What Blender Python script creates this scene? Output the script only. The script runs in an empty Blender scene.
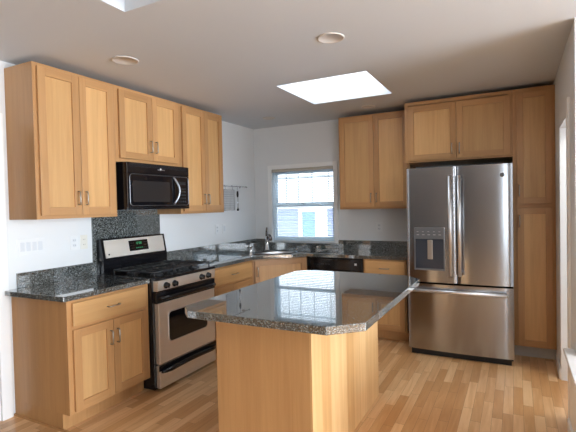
import bpy, bmesh, math, random
from mathutils import Vector, Matrix
random.seed(7)
SC = bpy.context.scene
COL = SC.collection
PI = math.pi

# ------------------------------------------------------------------ camera
def make_camera():
    yaw, pitch, roll = 0.4816, -0.0236, -0.0218
    cd = bpy.data.cameras.new('camera')
    cam = bpy.data.objects.new('camera', cd); COL.objects.link(cam)
    f = Vector((-math.sin(yaw)*math.cos(pitch), math.cos(yaw)*math.cos(pitch), math.sin(pitch)))
    r0 = Vector((math.cos(yaw), math.sin(yaw), 0)); u0 = r0.cross(f)
    c, s = math.cos(roll), math.sin(roll)
    r = c*r0 + s*u0; u = -s*r0 + c*u0
    m = Matrix((r, u, -f)).transposed().to_4x4()
    m.translation = Vector((3.2315, -5.2044, 1.473))
    cam.matrix_world = m
    cd.sensor_width = 36.0; cd.sensor_fit = 'HORIZONTAL'
    cd.lens = 436.97/576*36.0
    cd.clip_start = 0.02
    SC.camera = cam
make_camera()

# ------------------------------------------------------------------ world, lights, exposure
SC.view_settings.view_transform = 'Standard'
SC.view_settings.look = 'None'
SC.view_settings.gamma = 1.0
SC.view_settings.use_curve_mapping = False
SC.view_settings.exposure = 0.58
wd = bpy.data.worlds.new('world'); SC.world = wd; wd.use_nodes = True
bg = wd.node_tree.nodes['Background']
bg.inputs['Color'].default_value = (0.86, 0.93, 1.0, 1); bg.inputs['Strength'].default_value = 3.2
SC.cycles.max_bounces = 12; SC.cycles.diffuse_bounces = 6; SC.cycles.glossy_bounces = 6
SC.cycles.transparent_max_bounces = 24
SC.cycles.caustics_reflective = False; SC.cycles.caustics_refractive = False
SC.cycles.sample_clamp_indirect = 6.0
def area(name, loc, rot, sx, sy, power, color):
    ld = bpy.data.lights.new(name, 'AREA'); ld.shape = 'RECTANGLE'; ld.size = sx; ld.size_y = sy
    ld.energy = power; ld.color = color
    o = bpy.data.objects.new(name, ld); COL.objects.link(o); o.location = loc; o.rotation_euler = rot
    return o
# daylight through the living room windows to the right, the glazed door behind, and the skylights, plus added fill lamps
area('daylight_side_window', (8.9, -3.7, 1.4), (0, PI/2, 0), 1.9, 3.2, 270, (0.80, 0.90, 1.0))
area('added_ceiling_fill', (8.86, -3.7, 0.8), (0, PI*0.66, 0), 1.1, 3.2, 150, (0.66, 0.83, 1.0))  # added lamp tilted upward to brighten the ceiling
area('daylight_glazed_door', (4.5, -8.93, 1.45), (PI/2, 0, 0), 0.35, 1.7, 15, (0.80, 0.92, 1.0))
area('added_rear_fill', (6.9, -8.93, 1.5), (PI/2, 0, 0), 2.4, 1.6, 95, (0.80, 0.90, 1.0))  # added general fill from behind the camera, no known window there
area('daylight_skylight', (1.753, -1.337, 3.30), (0, 0, 0), 0.8, 0.8, 8.0, (0.84, 0.92, 1.0))
area('added_hall_fill', (4.15, -1.55, 2.5), (0, 0, 0), 0.3, 0.3, 9, (1.0, 0.96, 0.9))  # added fill to brighten the doorway reveal, no fixture known
area('daylight_skylight_near', (1.77, -4.04, 3.30), (0, 0, 0), 0.8, 1.1, 0.35, (0.72, 0.86, 1.0))

# ------------------------------------------------------------------ materials
def mat(name):
    m = bpy.data.materials.new(name); m.use_nodes = True
    nt = m.node_tree; b = nt.nodes['Principled BSDF']
    return m, nt, b
def N(nt, typ, **kw):
    n = nt.nodes.new(typ)
    for k, v in kw.items(): setattr(n, k, v)
    return n
def simple(name, col, rough=0.5, metal=0.0, spec=0.5, coat=0.0):
    m, nt, b = mat(name)
    b.inputs['Base Color'].default_value = (*col, 1); b.inputs['Roughness'].default_value = rough
    b.inputs['Metallic'].default_value = metal; b.inputs['Specular IOR Level'].default_value = spec
    b.inputs['Coat Weight'].default_value = coat
    return m
def ramp(nt, stops):
    r = N(nt, 'ShaderNodeValToRGB'); e = r.color_ramp.elements
    e[0].position = stops[0][0]; e[0].color = (*stops[0][1], 1)
    e[1].position = stops[-1][0]; e[1].color = (*stops[-1][1], 1)
    for p, c in stops[1:-1]:
        x = e.new(p); x.color = (*c, 1)
    return r
def wood(name, dark, light, axis='z', rough=0.36, tint=0.10):
    """fine straight grain along one local axis, a slightly different tone for every object"""
    m, nt, b = mat(name); L = nt.links
    tc = N(nt, 'ShaderNodeTexCoord'); oi = N(nt, 'ShaderNodeObjectInfo')
    ad = N(nt, 'ShaderNodeVectorMath', operation='ADD')
    sc = N(nt, 'ShaderNodeVectorMath', operation='SCALE'); sc.inputs['Scale'].default_value = 17.0
    cmb = N(nt, 'ShaderNodeCombineXYZ')
    for k in range(3): L.new(oi.outputs['Random'], cmb.inputs[k])
    L.new(cmb.outputs[0], sc.inputs[0]); L.new(tc.outputs['Object'], ad.inputs[0]); L.new(sc.outputs[0], ad.inputs[1])
    mp = N(nt, 'ShaderNodeMapping')
    s = {'x': (1.6, 34, 34), 'y': (34, 1.6, 34), 'z': (34, 34, 1.6)}[axis]
    mp.inputs['Scale'].default_value = s
    L.new(ad.outputs[0], mp.inputs['Vector'])
    n1 = N(nt, 'ShaderNodeTexNoise'); n1.inputs['Scale'].default_value = 1.0; n1.inputs['Detail'].default_value = 5
    n1.inputs['Roughness'].default_value = 0.62; n1.inputs['Distortion'].default_value = 0.6
    L.new(mp.outputs[0], n1.inputs['Vector'])
    mp2 = N(nt, 'ShaderNodeMapping'); mp2.inputs['Scale'].default_value = tuple(v*0.16 for v in s)
    L.new(ad.outputs[0], mp2.inputs['Vector'])
    n2 = N(nt, 'ShaderNodeTexNoise'); n2.inputs['Scale'].default_value = 1.0; n2.inputs['Detail'].default_value = 3
    L.new(mp2.outputs[0], n2.inputs['Vector'])
    mx = N(nt, 'ShaderNodeMath', operation='ADD')
    m1 = N(nt, 'ShaderNodeMath', operation='MULTIPLY'); m1.inputs[1].default_value = 0.6
    m2 = N(nt, 'ShaderNodeMath', operation='MULTIPLY'); m2.inputs[1].default_value = 0.4
    L.new(n1.outputs['Fac'], m1.inputs[0]); L.new(n2.outputs['Fac'], m2.inputs[0])
    L.new(m1.outputs[0], mx.inputs[0]); L.new(m2.outputs[0], mx.inputs[1])
    r = ramp(nt, [(0.32, dark), (0.68, light)])
    L.new(mx.outputs[0], r.inputs['Fac'])
    hs = N(nt, 'ShaderNodeHueSaturation')
    mr = N(nt, 'ShaderNodeMapRange'); mr.inputs['To Min'].default_value = 1-tint; mr.inputs['To Max'].default_value = 1+tint
    L.new(oi.outputs['Random'], mr.inputs['Value']); L.new(mr.outputs[0], hs.inputs['Value'])
    L.new(r.outputs['Color'], hs.inputs['Color']); L.new(hs.outputs['Color'], b.inputs['Base Color'])
    b.inputs['Roughness'].default_value = rough
    return m
WD, WL = (0.43, 0.222, 0.088), (0.55, 0.305, 0.130)
PD, PL = (0.54, 0.300, 0.120), (0.68, 0.410, 0.180)
WOOD_V = wood('maple_vertical', WD, WL, 'z')
WOOD_H = wood('maple_horizontal', WD, WL, 'x')
WOOD_P = wood('maple_panel', PD, PL, 'z')
WOOD_PH = wood('maple_drawer', PD, PL, 'x')
WOOD_BODY = wood('maple_carcass', (0.45, 0.235, 0.092), (0.56, 0.315, 0.132), 'z', tint=0.04)

def boards_mat():
    """vertical veneer boards of differing tone side by side along local y"""
    m, nt, b = mat('maple_boards'); L = nt.links
    tc = N(nt, 'ShaderNodeTexCoord'); sp = N(nt, 'ShaderNodeSeparateXYZ'); L.new(tc.outputs['Object'], sp.inputs[0])
    d = N(nt, 'ShaderNodeMath', operation='DIVIDE'); d.inputs[1].default_value = 0.13; L.new(sp.outputs['Y'], d.inputs[0])
    fl = N(nt, 'ShaderNodeMath', operation='FLOOR'); L.new(d.outputs[0], fl.inputs[0])
    wn = N(nt, 'ShaderNodeTexWhiteNoise', noise_dimensions='1D'); L.new(fl.outputs[0], wn.inputs['W'])
    mp = N(nt, 'ShaderNodeMapping'); mp.inputs['Scale'].default_value = (30, 30, 1.8)
    L.new(tc.outputs['Object'], mp.inputs['Vector'])
    n1 = N(nt, 'ShaderNodeTexNoise'); n1.inputs['Scale'].default_value = 1; n1.inputs['Detail'].default_value = 5
    L.new(mp.outputs[0], n1.inputs['Vector'])
    a = N(nt, 'ShaderNodeMath', operation='MULTIPLY_ADD'); a.inputs[1].default_value = 0.45
    L.new(wn.outputs['Value'], a.inputs[0])
    h = N(nt, 'ShaderNodeMath', operation='MULTIPLY'); h.inputs[1].default_value = 0.6
    L.new(n1.outputs['Fac'], h.inputs[0]); L.new(h.outputs[0], a.inputs[2])
    r = ramp(nt, [(0.2, (0.50, 0.27, 0.10)), (0.55, (0.62, 0.37, 0.16)), (0.8, (0.74, 0.48, 0.23))])
    L.new(a.outputs[0], r.inputs['Fac']); L.new(r.outputs['Color'], b.inputs['Base Color'])
    b.inputs['Roughness'].default_value = 0.36
    return m
WOOD_BOARDS = boards_mat()

def floor_mat():
    m, nt, b = mat('strip_wood_floor'); L = nt.links
    g = N(nt, 'ShaderNodeNewGeometry'); sp = N(nt, 'ShaderNodeSeparateXYZ'); L.new(g.outputs['Position'], sp.inputs[0])
    def M(op, a, bb=None, c=None):
        n = N(nt, 'ShaderNodeMath', operation=op)
        for i, v in enumerate((a, bb, c)):
            if v is None: continue
            if isinstance(v, (int, float)): n.inputs[i].default_value = v
            else: L.new(v, n.inputs[i])
        return n.outputs[0]
    xd = M('DIVIDE', sp.outputs['X'], 0.064); ci = M('FLOOR', xd)
    w1 = N(nt, 'ShaderNodeTexWhiteNoise', noise_dimensions='1D'); L.new(ci, w1.inputs['W'])
    yd = M('ADD', M('DIVIDE', sp.outputs['Y'], 0.5), M('MULTIPLY', w1.outputs['Value'], 7.0))
    ri = M('FLOOR', yd)
    cm = N(nt, 'ShaderNodeCombineXYZ'); L.new(ci, cm.inputs[0]); L.new(ri, cm.inputs[1])
    w2 = N(nt, 'ShaderNodeTexWhiteNoise', noise_dimensions='2D'); L.new(cm.outputs[0], w2.inputs['Vector'])
    # grain
    ofs = N(nt, 'ShaderNodeVectorMath', operation='MULTIPLY_ADD')
    L.new(w2.outputs['Color'], ofs.inputs[0]); ofs.inputs[1].default_value = (9, 9, 9); L.new(g.outputs['Position'], ofs.inputs[2])
    mp = N(nt, 'ShaderNodeMapping'); mp.inputs['Scale'].default_value = (26, 2.2, 1); L.new(ofs.outputs[0], mp.inputs['Vector'])
    n1 = N(nt, 'ShaderNodeTexNoise'); n1.inputs['Scale'].default_value = 1; n1.inputs['Detail'].default_value = 5; n1.inputs['Distortion'].default_value = 1.2
    L.new(mp.outputs[0], n1.inputs['Vector'])
    v = M('ADD', M('MULTIPLY', w2.outputs['Value'], 0.55), M('MULTIPLY', n1.outputs['Fac'], 0.55))
    r = ramp(nt, [(0.15, (0.52, 0.255, 0.095)), (0.5, (0.64, 0.355, 0.158)), (0.82, (0.82, 0.53, 0.28))])
    L.new(v, r.inputs['Fac'])
    fx = M('FRACT', xd); fy = M('FRACT', yd)
    gx = M('LESS_THAN', fx, 0.025); gy = M('LESS_THAN', fy, 0.005)
    gap = M('MAXIMUM', gx, gy)
    mx = N(nt, 'ShaderNodeMix', data_type='RGBA'); mx.inputs['B'].default_value = (0.20, 0.10, 0.045, 1)
    L.new(M('MULTIPLY', gap, 0.7), mx.inputs['Factor']); L.new(r.outputs['Color'], mx.inputs['A'])
    L.new(mx.outputs['Result'], b.inputs['Base Color'])
    b.inputs['Roughness'].default_value = 0.3
    return m
FLOOR = floor_mat()

def granite_mat(name='green_black_granite', scale=1.0):
    m, nt, b = mat(name); L = nt.links
    g = N(nt, 'ShaderNodeNewGeometry')
    v = N(nt, 'ShaderNodeTexVoronoi'); v.inputs['Scale'].default_value = 240*scale
    L.new(g.outputs['Position'], v.inputs['Vector'])
    n = N(nt, 'ShaderNodeTexNoise'); n.inputs['Scale'].default_value = 130*scale; n.inputs['Detail'].default_value = 6; n.inputs['Roughness'].default_value = 0.7
    L.new(g.outputs['Position'], n.inputs['Vector'])
    sp = N(nt, 'ShaderNodeSeparateColor'); L.new(v.outputs['Color'], sp.inputs[0])
    a = N(nt, 'ShaderNodeMath', operation='MULTIPLY_ADD'); a.inputs[1].default_value = 0.75
    L.new(sp.outputs[0], a.inputs[0])
    h = N(nt, 'ShaderNodeMath', operation='MULTIPLY'); h.inputs[1].default_value = 0.3
    L.new(n.outputs['Fac'], h.inputs[0]); L.new(h.outputs[0], a.inputs[2])
    r = ramp(nt, [(0.22, (0.018, 0.019, 0.017)), (0.50, (0.066, 0.072, 0.066)), (0.74, (0.155, 0.168, 0.160)), (0.92, (0.42, 0.45, 0.455))])
    L.new(a.outputs[0], r.inputs['Fac']); L.new(r.outputs['Color'], b.inputs['Base Color'])
    b.inputs['Roughness'].default_value = 0.05; b.inputs['IOR'].default_value = 1.7; b.inputs['Specular IOR Level'].default_value = 0.5
    b.inputs['Coat Weight'].default_value = 1.0; b.inputs['Coat Roughness'].default_value = 0.02; b.inputs['Coat IOR'].default_value = 2.0
    return m
GRANITE = granite_mat()

def paint(name, col, bump=0.15, scale=220, rough=0.6):
    m, nt, b = mat(name); L = nt.links
    g = N(nt, 'ShaderNodeNewGeometry'); n = N(nt, 'ShaderNodeTexNoise'); n.inputs['Scale'].default_value = scale; n.inputs['Detail'].default_value = 3
    L.new(g.outputs['Position'], n.inputs['Vector'])
    bp = N(nt, 'ShaderNodeBump'); bp.inputs['Strength'].default_value = bump; bp.inputs['Distance'].default_value = 0.002
    L.new(n.outputs['Fac'], bp.inputs['Height']); L.new(bp.outputs[0], b.inputs['Normal'])
    b.inputs['Base Color'].default_value = (*col, 1); b.inputs['Roughness'].default_value = rough
    b.inputs['Specular IOR Level'].default_value = 0.3
    return m
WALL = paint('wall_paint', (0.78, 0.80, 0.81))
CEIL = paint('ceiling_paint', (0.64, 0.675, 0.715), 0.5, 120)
WALL_D = paint('unseen_wall_bounce_cut', (0.22, 0.20, 0.18))  # dark tone invented for unseen walls, to cut light bounced onto camera-facing surfaces
TRIM = simple('white_trim_paint', (0.90, 0.91, 0.91), 0.35)
WELL = simple('skylight_well_paint', (0.86, 0.87, 0.88), 0.7)
WHITE_PL = simple('white_plastic', (0.80, 0.82, 0.83), 0.35)
WHITE_PL2 = simple('white_plastic_rocker', (0.70, 0.73, 0.76), 0.3)
IVORY = simple('ivory_plastic', (0.78, 0.77, 0.70), 0.35)
SLOT = simple('outlet_slot', (0.12, 0.12, 0.12), 0.6)
TOE_W = simple('grey_white_toe', (0.55, 0.55, 0.53), 0.5)
BLACK = simple('black_enamel', (0.008, 0.008, 0.010), 0.12)
BLACK_M = simple('black_matte', (0.012, 0.012, 0.014), 0.5)
BLACK_G = simple('black_glass', (0.006, 0.006, 0.008), 0.04)
IRON = simple('cast_iron', (0.018, 0.019, 0.022), 0.4)
NICKEL = simple('satin_nickel', (0.42, 0.38, 0.33), 0.35, 1.0)
CHROME = simple('chrome', (0.75, 0.75, 0.76), 0.12, 1.0)
DCHROME = simple('dark_bronze_metal', (0.16, 0.14, 0.13), 0.25, 1.0)
SILVER = simple('silver_trim', (0.66, 0.67, 0.69), 0.3, 1.0)
HANDLE = simple('satin_handle', (0.85, 0.86, 0.88), 0.38, 1.0)
TRIMG = simple('grey_bright_trim', (0.30, 0.31, 0.33), 0.3, 1.0)
GREENLED = None
def led():
    m, nt, b = mat('green_display'); b.inputs['Base Color'].default_value = (0.01, 0.05, 0.02, 1)
    b.inputs['Emission Color'].default_value = (0.1, 0.9, 0.35, 1); b.inputs['Emission Strength'].default_value = 0.15
    return m
GREENLED = led()
def steel(name, col, axis, rough=0.28, aniso=0.0):
    m, nt, b = mat(name); L = nt.links
    tc = N(nt, 'ShaderNodeTexCoord'); mp = N(nt, 'ShaderNodeMapping')
    mp.inputs['Scale'].default_value = {'x': (2, 300, 300), 'z': (300, 300, 2), 'y': (300, 2, 300)}[axis]
    L.new(tc.outputs['Object'], mp.inputs['Vector'])
    n = N(nt, 'ShaderNodeTexNoise'); n.inputs['Scale'].default_value = 1; n.inputs['Detail'].default_value = 2
    L.new(mp.outputs[0], n.inputs['Vector'])
    mr = N(nt, 'ShaderNodeMapRange'); mr.inputs['To Min'].default_value = rough-0.006; mr.inputs['To Max'].default_value = rough+0.006
    L.new(n.outputs['Fac'], mr.inputs['Value']); L.new(mr.outputs[0], b.inputs['Roughness'])
    b.inputs['Base Color'].default_value = (*col, 1); b.inputs['Metallic'].default_value = 1.0
    if aniso:
        b.inputs['Anisotropic'].default_value = aniso
        cv = N(nt, 'ShaderNodeCombineXYZ'); cv.inputs[2].default_value = 1.0; L.new(cv.outputs[0], b.inputs['Tangent'])
    return m
STEEL = steel('brushed_steel', (0.40, 0.41, 0.435), 'x', 0.2, 0.8)
STEEL_R = steel('range_steel', (0.95, 0.90, 0.82), 'x', 0.5)
def glass():
    m, nt, b = mat('window_glass'); L = nt.links
    tr = N(nt, 'ShaderNodeBsdfTransparent'); gl = N(nt, 'ShaderNodeBsdfGlossy'); gl.inputs['Roughness'].default_value = 0.0
    fr = N(nt, 'ShaderNodeFresnel'); fr.inputs['IOR'].default_value = 1.45
    mx = N(nt, 'ShaderNodeMixShader'); L.new(fr.outputs[0], mx.inputs[0]); L.new(tr.outputs[0], mx.inputs[1]); L.new(gl.outputs[0], mx.inputs[2])
    L.new(mx.outputs[0], nt.nodes['Material Output'].inputs['Surface'])
    return m
GLASS = glass()
def blind_mat():
    m, nt, b = mat('white_blind_slat'); L = nt.links
    tl = N(nt, 'ShaderNodeBsdfTranslucent'); tl.inputs['Color'].default_value = (0.80, 0.90, 0.96, 1)
    mx = N(nt, 'ShaderNodeMixShader'); mx.inputs[0].default_value = 0.85
    b.inputs['Base Color'].default_value = (0.88, 0.88, 0.86, 1); b.inputs['Roughness'].default_value = 0.4
    L.new(b.outputs[0], mx.inputs[1]); L.new(tl.outputs[0], mx.inputs[2]); L.new(mx.outputs[0], nt.nodes['Material Output'].inputs['Surface'])
    return m
BLIND = blind_mat()
BEIGE = simple('beige_headrail', (0.50, 0.46, 0.40), 0.5)
LENS = simple('frosted_lamp_lens', (0.88, 0.89, 0.90), 0.3)
BAFFLE = simple('lamp_trim_ring', (0.66, 0.62, 0.58), 0.45)
SIDING = simple('lavender_siding', (0.32, 0.35, 0.53), 0.7)
SHUTTER = simple('blue_shutter', (0.18, 0.33, 0.52), 0.6)
HTRIM = simple('house_trim_white', (0.85, 0.85, 0.85), 0.6)

# ------------------------------------------------------------------ mesh helpers
class MB:
    def __init__(s): s.bm = bmesh.new(); s.mats = []; s.sm = False
    def mi(s, m):
        if m not in s.mats: s.mats.append(m)
        return s.mats.index(m)
    def _tag(s, faces, m, smooth=False):
        i = s.mi(m)
        for f in faces: f.material_index = i; f.smooth = smooth
    def box(s, x0, x1, y0, y1, z0, z1, m, bev=0.0):
        t = bmesh.new()
        vs = [t.verts.new((x, y, z)) for x in (x0, x1) for y in (y0, y1) for z in (z0, z1)]
        for q in ((0,1,3,2),(4,6,7,5),(0,4,5,1),(2,3,7,6),(0,2,6,4),(1,5,7,3)): t.faces.new([vs[k] for k in q])
        bmesh.ops.recalc_face_normals(t, faces=t.faces)
        if bev: bmesh.ops.bevel(t, geom=list(t.edges), offset=bev, segments=2, affect='EDGES', profile=0.5)
        return s.merge(t, m)
    def merge(s, t, m, smooth=False):
        i = s.mi(m); mp = {}
        for v in t.verts: mp[v] = s.bm.verts.new(v.co)
        for f in t.faces:
            try:
                n = s.bm.faces.new([mp[v] for v in f.verts]); n.material_index = i; n.smooth = smooth
            except ValueError: pass
        t.free(); return s
    def prism(s, poly, z0, z1, m, bev=0.0, axis='z'):
        """extrude a polygon; axis z: (x,y) from z0 to z1; y: (x,z) along y; x: (y,z) along x"""
        t = bmesh.new()
        def P(a, b, c): return {'z': (a, b, c), 'y': (a, c, b), 'x': (c, a, b)}[axis]
        lo = [t.verts.new(P(a, b, z0)) for a, b in poly]; hi = [t.verts.new(P(a, b, z1)) for a, b in poly]
        t.faces.new(lo); t.faces.new(hi); n = len(poly)
        for i in range(n): t.faces.new((lo[i], lo[(i+1) % n], hi[(i+1) % n], hi[i]))
        bmesh.ops.recalc_face_normals(t, faces=t.faces)
        if bev: bmesh.ops.bevel(t, geom=[e for e in t.edges], offset=bev, segments=2, affect='EDGES', profile=0.5)
        return s.merge(t, m)
    def tube(s, pts, r, m, seg=10, rads=None, cap=True, closed=False):
        t = bmesh.new(); pts = [Vector(p) for p in pts]; n = len(pts); rings = []; up = None
        for i, p in enumerate(pts):
            if closed: d = (pts[(i+1) % n]-pts[i-1]).normalized()
            else: d = (pts[min(i+1, n-1)]-pts[max(i-1, 0)]).normalized()
            if up is None:
                a = Vector((0, 0, 1)) if abs(d.z) < 0.9 else Vector((1, 0, 0))
                up = (a-d*a.dot(d)).normalized()
            else: up = (up-d*up.dot(d)).normalized()
            w = d.cross(up); rr = rads[i] if rads else r
            rings.append([t.verts.new(p+rr*(math.cos(2*PI*k/seg)*up+math.sin(2*PI*k/seg)*w)) for k in range(seg)])
        for i in range(n if closed else n-1):
            A, B = rings[i], rings[(i+1) % n]
            for k in range(seg): t.faces.new((A[k], A[(k+1) % seg], B[(k+1) % seg], B[k]))
        if cap and not closed: t.faces.new(rings[0][::-1]); t.faces.new(rings[-1])
        bmesh.ops.recalc_face_normals(t, faces=t.faces)
        return s.merge(t, m, True)
    def lathe(s, prof, m, c=(0, 0, 0), seg=28, axis='z', smooth=True):
        """profile of (radius, height) pairs turned about an axis through c"""
        t = bmesh.new(); c = Vector(c); rings = []
        for r, h in prof:
            ring = []
            for k in range(seg):
                a = 2*PI*k/seg; p, q = r*math.cos(a), r*math.sin(a)
                ring.append(t.verts.new(c+Vector({'z': (p, q, h), 'x': (h, p, q), 'y': (p, h, q)}[axis])))
            rings.append(ring)
        for A, B in zip(rings, rings[1:]):
            for k in range(seg): t.faces.new((A[k], A[(k+1) % seg], B[(k+1) % seg], B[k]))
        t.faces.new(rings[0][::-1]); t.faces.new(rings[-1])
        bmesh.ops.recalc_face_normals(t, faces=t.faces)
        return s.merge(t, m, smooth)
    def build(s, name, parent=None, loc=None):
        me = bpy.data.meshes.new(name); s.bm.to_mesh(me); s.bm.free()
        for m in s.mats: me.materials.append(m)
        o = bpy.data.objects.new(name, me); COL.objects.link(o)
        if parent: o.parent = parent
        if loc: o.location = loc
        return o
def tag(o, label=None, cat=None, group=None, kind=None):
    if label: o['label'] = label
    if cat: o['category'] = cat
    if group: o['group'] = group
    if kind: o['kind'] = kind
    return o
def thing(name, label, cat, loc=(0, 0, 0), rz=0.0, group=None):
    o = bpy.data.objects.new(name, None); COL.objects.link(o); o.location = loc; o.rotation_euler = (0, 0, rz)
    o.empty_display_size = 0.1
    return tag(o, label, cat, group)
def struct(name, mb, parent=None, label=None):
    o = mb.build(name, parent)
    if parent is None: tag(o, label, None, None, 'structure')
    return o
def rrect(x0, x1, z0, z1, r, n=6):
    pts = []
    for cx, cz, a0 in ((x1-r, z1-r, 0), (x0+r, z1-r, 90), (x0+r, z0+r, 180), (x1-r, z0+r, 270)):
        for k in range(n+1):
            a = math.radians(a0+90*k/n); pts.append((cx+r*math.cos(a), cz+r*math.sin(a)))
    return pts

# ------------------------------------------------------------------ room shell
H = 2.545
XR = 3.546
X0, X1, Y0 = -2.1, 9.0, -9.0
b = MB(); b.box(X0-0.2, X1+0.2, Y0-0.2, 0.12, -0.06, 0.0, FLOOR); struct('floor', b)
SK = [(1.338, 2.168, -1.752, -0.924), (1.355, 2.185, -4.60, -3.476)]
b = MB()
xs = [X0-0.2, 1.338, 1.355, 2.168, 2.185, X1+0.2]; ys = [Y0-0.2, -4.60, -3.476, -1.752, -0.924, 0.12]
for i in range(5):
    for j in range(5):
        cx, cy = (xs[i]+xs[i+1])/2, (ys[j]+ys[j+1])/2
        if any(a < cx < bb and c < cy < d for a, bb, c, d in SK): continue
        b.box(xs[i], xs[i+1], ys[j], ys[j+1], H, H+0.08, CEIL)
struct('ceiling', b)
for k, (a, bb, c, d) in enumerate(SK):
    w = MB(); t = 0.03
    for q in ((a-t, a, c-t, d+t), (bb, bb+t, c-t, d+t), (a, bb, c-t, c), (a, bb, d, d+t)): w.box(*q, H+0.08, H+0.85, WELL)
    w.box(a-t, bb+t, c-t, d+t, H+0.85, H+0.87, WELL)
    struct('window_%d' % (k+2), w)
# back wall with its window opening
WX0, WX1, WZ0, WZ1 = 0.275, 1.178, 0.985, 1.968
b = MB(); T = 0.12
b.box(-0.12, WX0, 0, T, 0, H, WALL); b.box(WX1, XR+0.12, 0, T, 0, H, WALL)
b.box(WX0, WX1, 0, T, 0, WZ0, WALL); b.box(WX0, WX1, 0, T, WZ1, H, WALL)
struct('wall_back', b)
b = MB(); b.box(-0.12, 0, -3.45, 0, 0, H, WALL); b.box(-0.12, 0, -4.5, -3.45, 2.10, H, WALL); b.box(-0.12, 0, -5.4, -4.5, 0, H, WALL)
struct('wall_left', b)
b = MB(); b.box(X0-0.12, X0, Y0, -2.6, 0, H, WALL_D); b.box(X0, -0.12, -2.72, -2.6, 0, H, WALL_D); struct('wall_left_room', b)
# right wall: doorway near the pantry, then a short stub, then the living room opens to the right
DY0, DY1, DZ = -1.05, -1.75, 2.05
b = MB(); RT = 0.12
b.box(XR, XR+RT, DY0, 0, 0, H, WALL); b.box(XR, XR+RT, DY1, DY0, DZ, H, WALL); b.box(XR, XR+RT, -2.1, DY1, 0, H, WALL)
struct('wall_right', b)
b = MB(); b.box(XR+RT, X1, -2.1, -1.98, 0, H, WALL); b.box(XR+RT+1.0, XR+RT+1.1, -1.98, 0.12, 0, H, WALL); struct('wall_hall', b)
b = MB(); b.box(X1, X1+0.12, Y0, -1.98, 0, H, WALL); struct('wall_right_room', b)
b = MB(); b.box(X0, X1, Y0-0.12, Y0, 0, H, WALL_D); struct('wall_near', b)
# left opening casing
b = MB(); b.box(0, 0.02, -3.455, -3.378, 0, 2.17, TRIM, 0.004); b.box(0, 0.02, -4.58, -3.455, 2.10, 2.17, TRIM, 0.004)
b.box(-0.12, 0.0, -3.465, -3.4501, 0, 2.10, TRIM)
struct('trim_1', b)
# right doorway casing
b = MB(); b.box(XR-0.016, XR, DY1-0.075, DY1, 0, 2.14, TRIM, 0.004); struct('trim_2', b)
b = MB(); b.box(XR-0.012, XR-0.0002, -1.04, -0.64, 0, 0.09, TRIM, 0.003); struct('baseboard_right', b)
# low ledge at the right edge
t = thing('boxed_ledge', 'low white boxed ledge with overhanging cap against the right wall', 'ledge', (XR-0.026, -1.98, 0))
b = MB(); b.box(0, 0.0259, -0.95, 0, 0, 0.505, TRIM); b.build('box_side', t)
b = MB(); b.box(-0.03, 0.0259, -0.98, 0.035, 0.505, 0.53, TRIM, 0.004); b.build('cap', t)
b = MB(); b.box(-0.012, 0, -0.95, 0.012, 0, 0.09, TRIM, 0.003); b.build('skirting', t)

# window
b = MB(); cw = 0.055
b.box(WX0-cw, WX0, -0.018, 0, WZ0-0.005, WZ1+cw, TRIM, 0.003); b.box(WX1, WX1+cw, -0.018, 0, WZ0-0.005, WZ1+cw, TRIM, 0.003)
b.box(WX0, WX1, -0.018, 0, WZ1, WZ1+cw, TRIM, 0.003)
win = struct('window_1', b)
b = MB()
for q in ((WX0, WX0+0.016, WZ0, WZ1), (WX1-0.016, WX1, WZ0, WZ1), (WX0+0.016, WX1-0.016, WZ0, WZ0+0.02), (WX0+0.016, WX1-0.016, WZ1-0.02, WZ1)):
    b.box(q[0], q[1], 0.02, 0.118, q[2], q[3], TRIM)
b.build('window_frame', win)
ZM = 1.48
b = MB()
sx0, sx1 = WX0+0.016, WX1-0.016
for q in ((sx0, sx0+0.024, ZM-0.02, WZ1-0.02), (sx1-0.024, sx1, ZM-0.02, WZ1-0.02), (sx0+0.024, sx1-0.024, WZ1-0.06, WZ1-0.02), (sx0+0.024, sx1-0.024, ZM-0.02, ZM+0.025)):
    b.box(q[0], q[1], 0.082, 0.11, q[2], q[3], TRIM)
us = b.build('upper_sash', win)
b = MB()
for x in (0.45, 0.63, 0.834, 1.07): b.box(x-0.003, x+0.003, 0.085, 0.107, ZM+0.025, WZ1-0.06, TRIM)
for z in (1.60, 1.848): b.box(sx0+0.024, sx1-0.024, 0.086, 0.106, z-0.003, z+0.003, TRIM)
b.build('muntin', us)
b = MB(); b.box(sx0+0.024, sx1-0.024, 0.095, 0.097, ZM+0.025, WZ1-0.06, GLASS); b.build('pane', us)
b = MB()
for q in ((sx0, sx0+0.026, WZ0+0.02, ZM+0.02), (sx1-0.026, sx1, WZ0+0.02, ZM+0.02), (sx0+0.026, sx1-0.026, WZ0+0.02, WZ0+0.075), (sx0+0.026, sx1-0.026, ZM-0.025, ZM+0.02)):
    b.box(q[0], q[1], 0.05, 0.078, q[2], q[3], TRIM)
ls = b.build('lower_sash', win)
b = MB(); b.box(sx0+0.026, sx1-0.026, 0.063, 0.065, WZ0+0.075, ZM-0.025, GLASS); b.build('pane', ls)
b = MB(); b.box(0.70, 0.76, 0.03, 0.05, ZM, ZM+0.018, NICKEL, 0.003); b.build('sash_lock', ls)
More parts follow.
